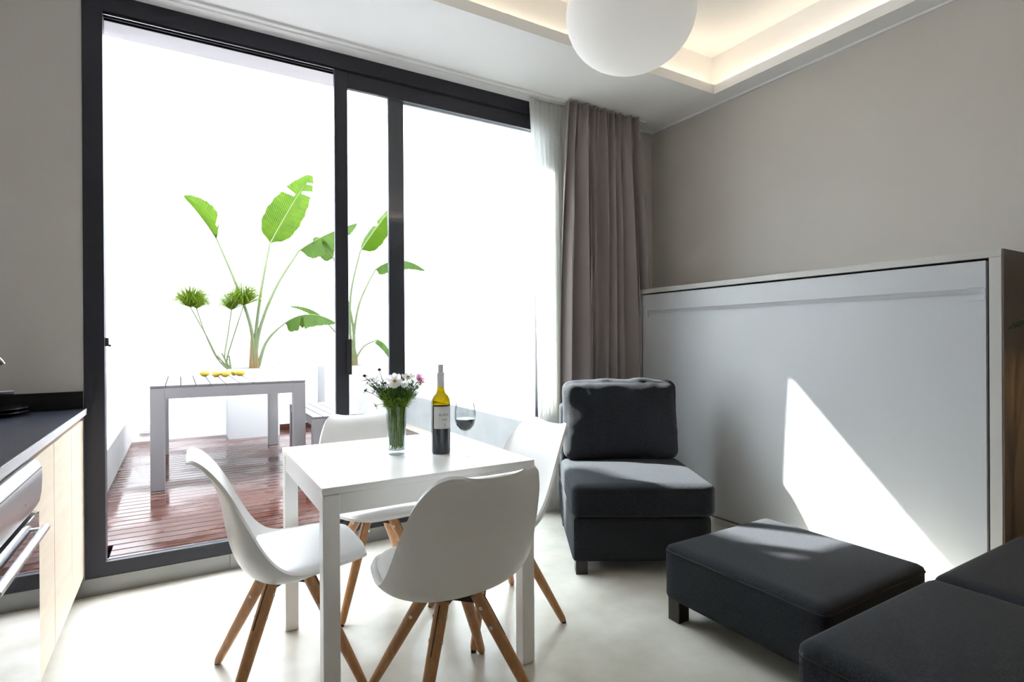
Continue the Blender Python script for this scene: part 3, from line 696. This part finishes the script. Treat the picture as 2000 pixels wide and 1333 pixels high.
def slat_piece(name, lab, cat, x0, x1, y0, y1, z, ns, leg, rail, gap=.006):
    t = thing(name, lab, cat, ((x0+x1)/2, (y0+y1)/2, DZ)); W, D = (x1-x0)/2, (y1-y0)/2
    wd = (2*W-(ns-1)*gap)/ns
    for k in range(ns):
        a = -W+k*(wd+gap); MB().box(a, a+wd, -D, D, z-.018, z, bev=.002, seg=1).build('slat', M['out_slat'], t)
    for sx in (-1, 1):
        for sy in (-1, 1):
            xa, ya = (-W if sx < 0 else W-leg), (-D if sy < 0 else D-leg)
            MB().box(xa, xa+leg, ya, ya+leg, 0.001, z-.020, bev=.002, seg=1).build('leg', M['out_grey'], t)
    b = MB(); rt = .03
    b.box(-W+leg, W-leg, -D, -D+rt, z-.020-rail, z-.019); b.box(-W+leg, W-leg, D-rt, D, z-.020-rail, z-.019)
    b.box(-W, -W+rt, -D+leg, D-leg, z-.020-rail, z-.019); b.box(W-rt, W, -D+leg, D-leg, z-.020-rail, z-.019)
    b.build('apron', M['out_grey'], t)
    MB().box(-W+rt, W-rt, -D+rt, D-rt, z-.034, z-.0195).build('gap_shade_sheet', M['gap'], t); return t  # dark sheet added under the slats so the gaps look shaded
slat_piece('patio_table', 'grey slatted patio table with lemons on the wet wooden deck', 'table', -.185, .85, 4.615, 6.15, .742, 11, .088, .075)
slat_piece('patio_bench', 'low grey slatted bench to the right of the patio table', 'bench', .895, 1.30, 4.56, 5.66, .45, 5, .075, .05)
r = random.Random(2)
for (u, v, a, lab) in ((400, 729.5, .3, 'leftmost of the five lemons on the patio table'), (422, 730.5, 2.2, 'lemon second from left on the patio table, partly behind its neighbour'), (440, 730, .5, 'lemon in the middle of the row and nearest us'),
                    (457, 727.5, 1.4, 'lemon second from right on the patio table, farthest back'), (469, 728.5, .1, 'rightmost of the five lemons on the patio table')):
    p = atZ(u, v, DZ+.742+.029); p.z = DZ+.742
    t = thing('lemon', lab, 'lemon', p, a, 'lemons on the patio table')
    m = MB(); m.smooth = True; n = 20
    pr = [(max(.0005, .031*math.sin(math.pi*k/n)**.8), -.040*math.cos(math.pi*k/n)-(.008 if k == 0 else 0)+(.006 if k == n else 0)) for k in range(n+1)]
    m.grid(lambda i, j: (pr[i][1], pr[i][0]*math.cos(2*math.pi*j/20), .031+pr[i][0]*math.sin(2*math.pi*j/20)), n+1, 20, cv=True)
    m.build('fruit', M['lemon'], t)
    m = MB(); m.tube([(-.048, 0, .031), (-.051, 0, .0312)], .003, 8); m.build('stem_scar', M['stalk'], t)
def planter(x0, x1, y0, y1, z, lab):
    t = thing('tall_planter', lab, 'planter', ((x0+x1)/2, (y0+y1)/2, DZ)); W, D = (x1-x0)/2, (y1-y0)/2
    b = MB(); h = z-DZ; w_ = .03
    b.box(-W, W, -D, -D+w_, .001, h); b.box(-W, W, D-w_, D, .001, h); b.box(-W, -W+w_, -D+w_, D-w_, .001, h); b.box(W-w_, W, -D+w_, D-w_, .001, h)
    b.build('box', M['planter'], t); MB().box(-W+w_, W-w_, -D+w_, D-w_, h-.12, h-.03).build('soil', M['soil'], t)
planter(.44, .95, 6.66, 7.03, .885, 'tall white planter box behind the patio table')
planter(1.44, 1.95, 6.66, 7.03, .885, 'tall white planter box behind the bench')

def leaf_mesh(base, tip, width, face, droop, fold, tears, curl=0.0, wl=1.0, wr=1.0, n=44, prof_p=0.62):
    """paddle leaf: base/tip world points, face = direction the blade faces, tears = [(t, side, width)]"""
    ax = tip-base; Ln = ax.length; d = ax.normalized(); f = Vector(face); f = (f-d*f.dot(d)).normalized(); s = d.cross(f)
    mcol = 13; half = mcol//2; b = MB(); b.smooth = True; rr_ = random.Random(int(Ln*1e5) % 9999)
    def mid(t): return base + ax*t + f*(droop*4*t*(1-t)) + f*(-curl*t*t)
    def P(i, j):
        t = i/(n-1); q = (j-half)/half
        ww = width*.5*(math.sin(math.pi*min(1, t**prof_p*.97+.02))**.62)*(wl if q < 0 else wr)
        ww *= 1+.025*math.sin(t*41+3*(q > 0))
        along = 0
        for (tt, sd, tw) in tears:
            if (q < 0) == (sd < 0) and abs(q) > .12:
                dt = t-tt
                if abs(dt) < .22: along += math.copysign(1, dt)*tw*abs(q)*Ln*math.exp(-abs(dt)*16)
        fo = fold if not isinstance(fold, tuple) else (fold[0] if q < 0 else fold[1])
        a = R(fo)
        slant = .10*Ln*abs(q)*(width/Ln)*1.2
        p = mid(t) + s*(ww*q*math.cos(a)) + f*(ww*abs(q)*math.sin(a)) + d*(along+slant*(1-t))
        return p + f*(.004*math.sin(t*95+q*2)*abs(q)) + f*(-.10*ww*q*q)
    rows = {}
    for (tt, sd, tw) in tears: rows[(int(tt*(n-1)), -1 if sd < 0 else 1)] = 1
    def skip(i, j):
        sd = -1 if j < half else 1
        return (i, sd) in rows and abs(j+.5-half) > 1
    ly = b.bm.verts.layers.float.new('vein'); g = b.grid(P, n, mcol, skip=skip)
    for i in range(n):
        for j in range(mcol): g[i][j][ly] = i/(n-1)-.16*abs(j-half)/half
    rib = MB(); rib.tube([mid(i/15)-f*.002 for i in range(16)], [.0085*(1-.85*i/15) for i in range(16)], 6)
    return b, rib
def add_leaf(root, base, tip, width, face, stalk_pts, droop=.03, fold=12, tears=(), m='leaf', sr=.017, **kw):
    o = root.location
    lf, rib = leaf_mesh(base-o, tip-o, width, face, droop, fold, tears, **kw)
    L_ = lf.build('leaf', M[m], root); rib.build('midrib', M['rib'], L_)
    if stalk_pts:
        pts = smooth_path([p-o for p in stalk_pts], 22)
        MB().tube(pts, [sr*1.35-(sr*.75)*i/21 for i in range(22)], 8).build('stalk', M['stalk'], root)
Y1 = 6.85
p1 = Vector((atY(497, 722, Y1).x, Y1, .885-.03))
A = lambda u, v, Y=Y1: atY(u, v, Y)
pa = thing('bird_of_paradise', 'tall paddle leaved plant in the planter behind the patio table', 'plant', p1)
rt1 = A(498, 721)
cam_f = (-.45, -1, .15)
add_leaf(pa, A(527, 477), A(607, 343, 6.95), .44, cam_f, [rt1, A(500, 650), A(511, 564), A(527, 477)], .03, (14, 16), [(.66, -1, .035), (.74, 1, .035), (.87, 1, .008)])
add_leaf(pa, A(424, 468), A(358, 384, 6.6), .50, (.9, -.75, .30), [rt1, A(490, 640), A(461, 555), A(424, 468)], .02, (72, 14), [(.14, 1, .04)], m='leaf', wl=.55)
add_leaf(pa, A(584, 490), A(696, 436, 6.5), .40, (-.1, -.35, 1), [rt1, A(507, 645), A(540, 560), A(584, 490)], .03, (-42, -52), [(.3, -1, .06), (.55, -1, .06), (.4, 1, .06), (.75, 1, .05)], m='leaf_dk')
add_leaf(pa, A(556, 632), A(655, 630, 6.55), .34, (.1, -.3, 1), [A(505, 716), A(517, 675), A(535, 650), A(556, 632)], .10, (-48, -50), [(.35, 1, .05), (.55, -1, .05), (.15, -1, .05)], m='leaf_dk', sr=.015)
b = MB()
for k, (du, dvv) in enumerate(((-6, 0), (0, 4), (6, 0), (2, -3))):
    b.tube(smooth_path([A(497+du, 723)-p1+Vector((0, 0, 0)), A(496+du*.8, 690)-p1, A(497+du*.9, 655+k*6)-p1], 10), [.026, .025, .024, .022, .02, .018, .016, .014, .011, .006], 8)
b.build('leaf_sheath', M['trunk'], pa)
p2 = Vector((atY(692, 716, Y1).x, Y1, .855))
pb = thing('bird_of_paradise', 'paddle leaved plant in the planter behind the bench, seen between the door posts', 'plant', p2)
rt2 = A(692, 716)
add_leaf(pb, A(704, 490), A(774, 396, 6.7), .32, (-.75, -.7, .25), [rt2, A(684, 650), A(686, 570), A(704, 490)], .02, (-30, -45), [(.5, -1, .05), (.75, 1, .04)], m='leaf', sr=.015)
add_leaf(pb, A(733, 527), A(830, 528, 6.6), .26, (.05, -.3, 1), [rt2, A(691, 660), A(703, 590), A(733, 527)], .12, (-50, -55), [(.5, 1, .03)], m='leaf_dk', sr=.015)
add_leaf(pb, A(737, 664), A(764, 703, 6.6), .18, (.6, -.5, .7), [rt2, A(697, 698), A(712, 676), A(737, 664)], .05, (-25, -30), [(.5, -1, .04)], m='leaf_dk', sr=.012)
add_leaf(pb, A(652, 505), A(612, 466, 6.75), .26, (.2, -.9, .5), [rt2, A(690, 640), A(674, 570), A(652, 505)], .02, (-10, 18), [(.5, -1, .05)], m='leaf_dk', sr=.015)
add_leaf(pb, A(636, 628), A(566, 598, 6.75), .12, (-.1, -.5, 1), [rt2, A(688, 695), A(664, 660), A(636, 628)], .06, (-45, -40), [(.4, 1, .05)], m='leaf_dk', sr=.012)
b = MB()
for k in (-5, 0, 5): b.tube([A(692+k, 724)-p2, A(692+k*.8, 700)-p2, A(690+k*.6, 680)-p2], [.020, .018, .010], 8)
b.build('leaf_sheath', M['trunk'], pb)
# papyrus
Y2 = 6.74
pp0 = A(436, 722, Y2); pp0.z = .887; pp0.x = max(pp0.x, .475)
pp_ = thing('papyrus', 'papyrus plant with round grassy tufts in the planter behind the lemons', 'plant', pp0)
def tuft(u, v, rp, Y, seed, cnt=260):
    c = A(u, v, Y)-pp0; r = random.Random(seed); R0 = rp/F_PX*((A(u, v, Y)-EYE).dot(FW)); m = MB()
    for _ in range(cnt):
        d = Vector((r.gauss(0, 1), r.gauss(0, 1), r.gauss(.35, .75))).normalized(); L_ = R0*r.uniform(.7, 1.5)
        if d.z < -.25: d.z *= -.5; d.normalize()
        e = c + d*L_ + Vector((0, 0, -.22*L_*(1-d.z)))
        m.tube([c+Vector((0, 0, -.35*R0)), c+d*L_*.55+Vector((0, 0, .02)), e], [.0022, .0019, .0007], 3, caps=False)
    o = m.build('tuft', M['papyrus'], pp_, kind='stuff'); return c+Vector((0, 0, -.35*R0))
for (u, v, rp, Y, sd, mids) in ((372, 588, 36, 6.60, 1, [(405, 660), (428, 705)]), (384, 594, 26, 6.85, 2, [(400, 650), (424, 700)]), (452, 596, 28, 6.85, 3, [(445, 655), (439, 700)]), (476, 584, 36, 6.65, 4, [(457, 655), (443, 705)])):
    c = tuft(u, v, rp, Y, sd, 460 if rp > 30 else 260)
    pts = [Vector((0, 0, -.03)), A(mids[1][0], mids[1][1], Y2)-pp0, A(mids[0][0], mids[0][1], (Y2+Y)/2)-pp0, c]
    MB().tube(smooth_path(pts, 16), [.010-.005*i/15 for i in range(16)], 7).build('stem', M['stalk'], pp_)
for (u, v) in ((424, 695), (433, 690), (447, 695)):
    MB().tube([Vector((.0, 0, -.03)), A(u, v, Y2)-pp0], [.011, .008], 7).build('stub', M['stalk'], pp_)

# ------------------------------------------------------------------ beside the bed: house plant and floor lamp (mostly out of frame)
hp = thing('house_plant', 'dark leaved house plant at the right edge beside the wall bed', 'plant', (3.03, .71, 0))
MB().lathe([(.001, .001), (.085, .001), (.10, .20), (.11, .42), (.10, .42), (.09, .38), (.001, .37)], seg=28).build('pot', M['pot'], hp)
r = random.Random(21)
tipl = atY(1969, 641, .80)
ends = [tipl-Vector((3.03, .71, 0))]+[Vector((.16*math.cos(a), .16*math.sin(a)-.08, 1.0+.25*r.random())) for a in (0.2, 1.2, 2.0, 3.4, 4.4, 5.4)]
for k, e in enumerate(ends):
    if k == 0: m0 = Vector((-.10, .02, e.z+.035))
    else: m0 = e*.55+Vector((0, 0, .52))
    MB().tube(smooth_path([(0, 0, .36), (0, 0, .8), m0], 12), [.006]*12, 6).build('stem', M['stalk'], hp)
    b, rib = leaf_mesh(m0, e, .055, (0.2, -.4, 1), .02, -15, [])
    b.build('leaf', M['dark_leaf'], hp)
fl = thing('floor_lamp', 'small warm floor lamp behind the sofa just outside the right edge', 'lamp', (3.10, .36, 0))
MB().lathe([(.001, .001), (.10, .001), (.10, .015), (.012, .022), (.008, .03), (.008, 1.20), (.001, 1.20)], seg=24).build('stand', M['dark_metal'], fl)
MB().lathe([(.11, 1.205), (.08, 1.40), (.001, 1.41), (.001, 1.405), (.077, 1.395), (.107, 1.205)], seg=28).build('lamp_shade', M['dark_metal'], fl)
MB().ball((0, 0, 1.245), .03, sub=2).build('bulb', M['bulb'], fl)
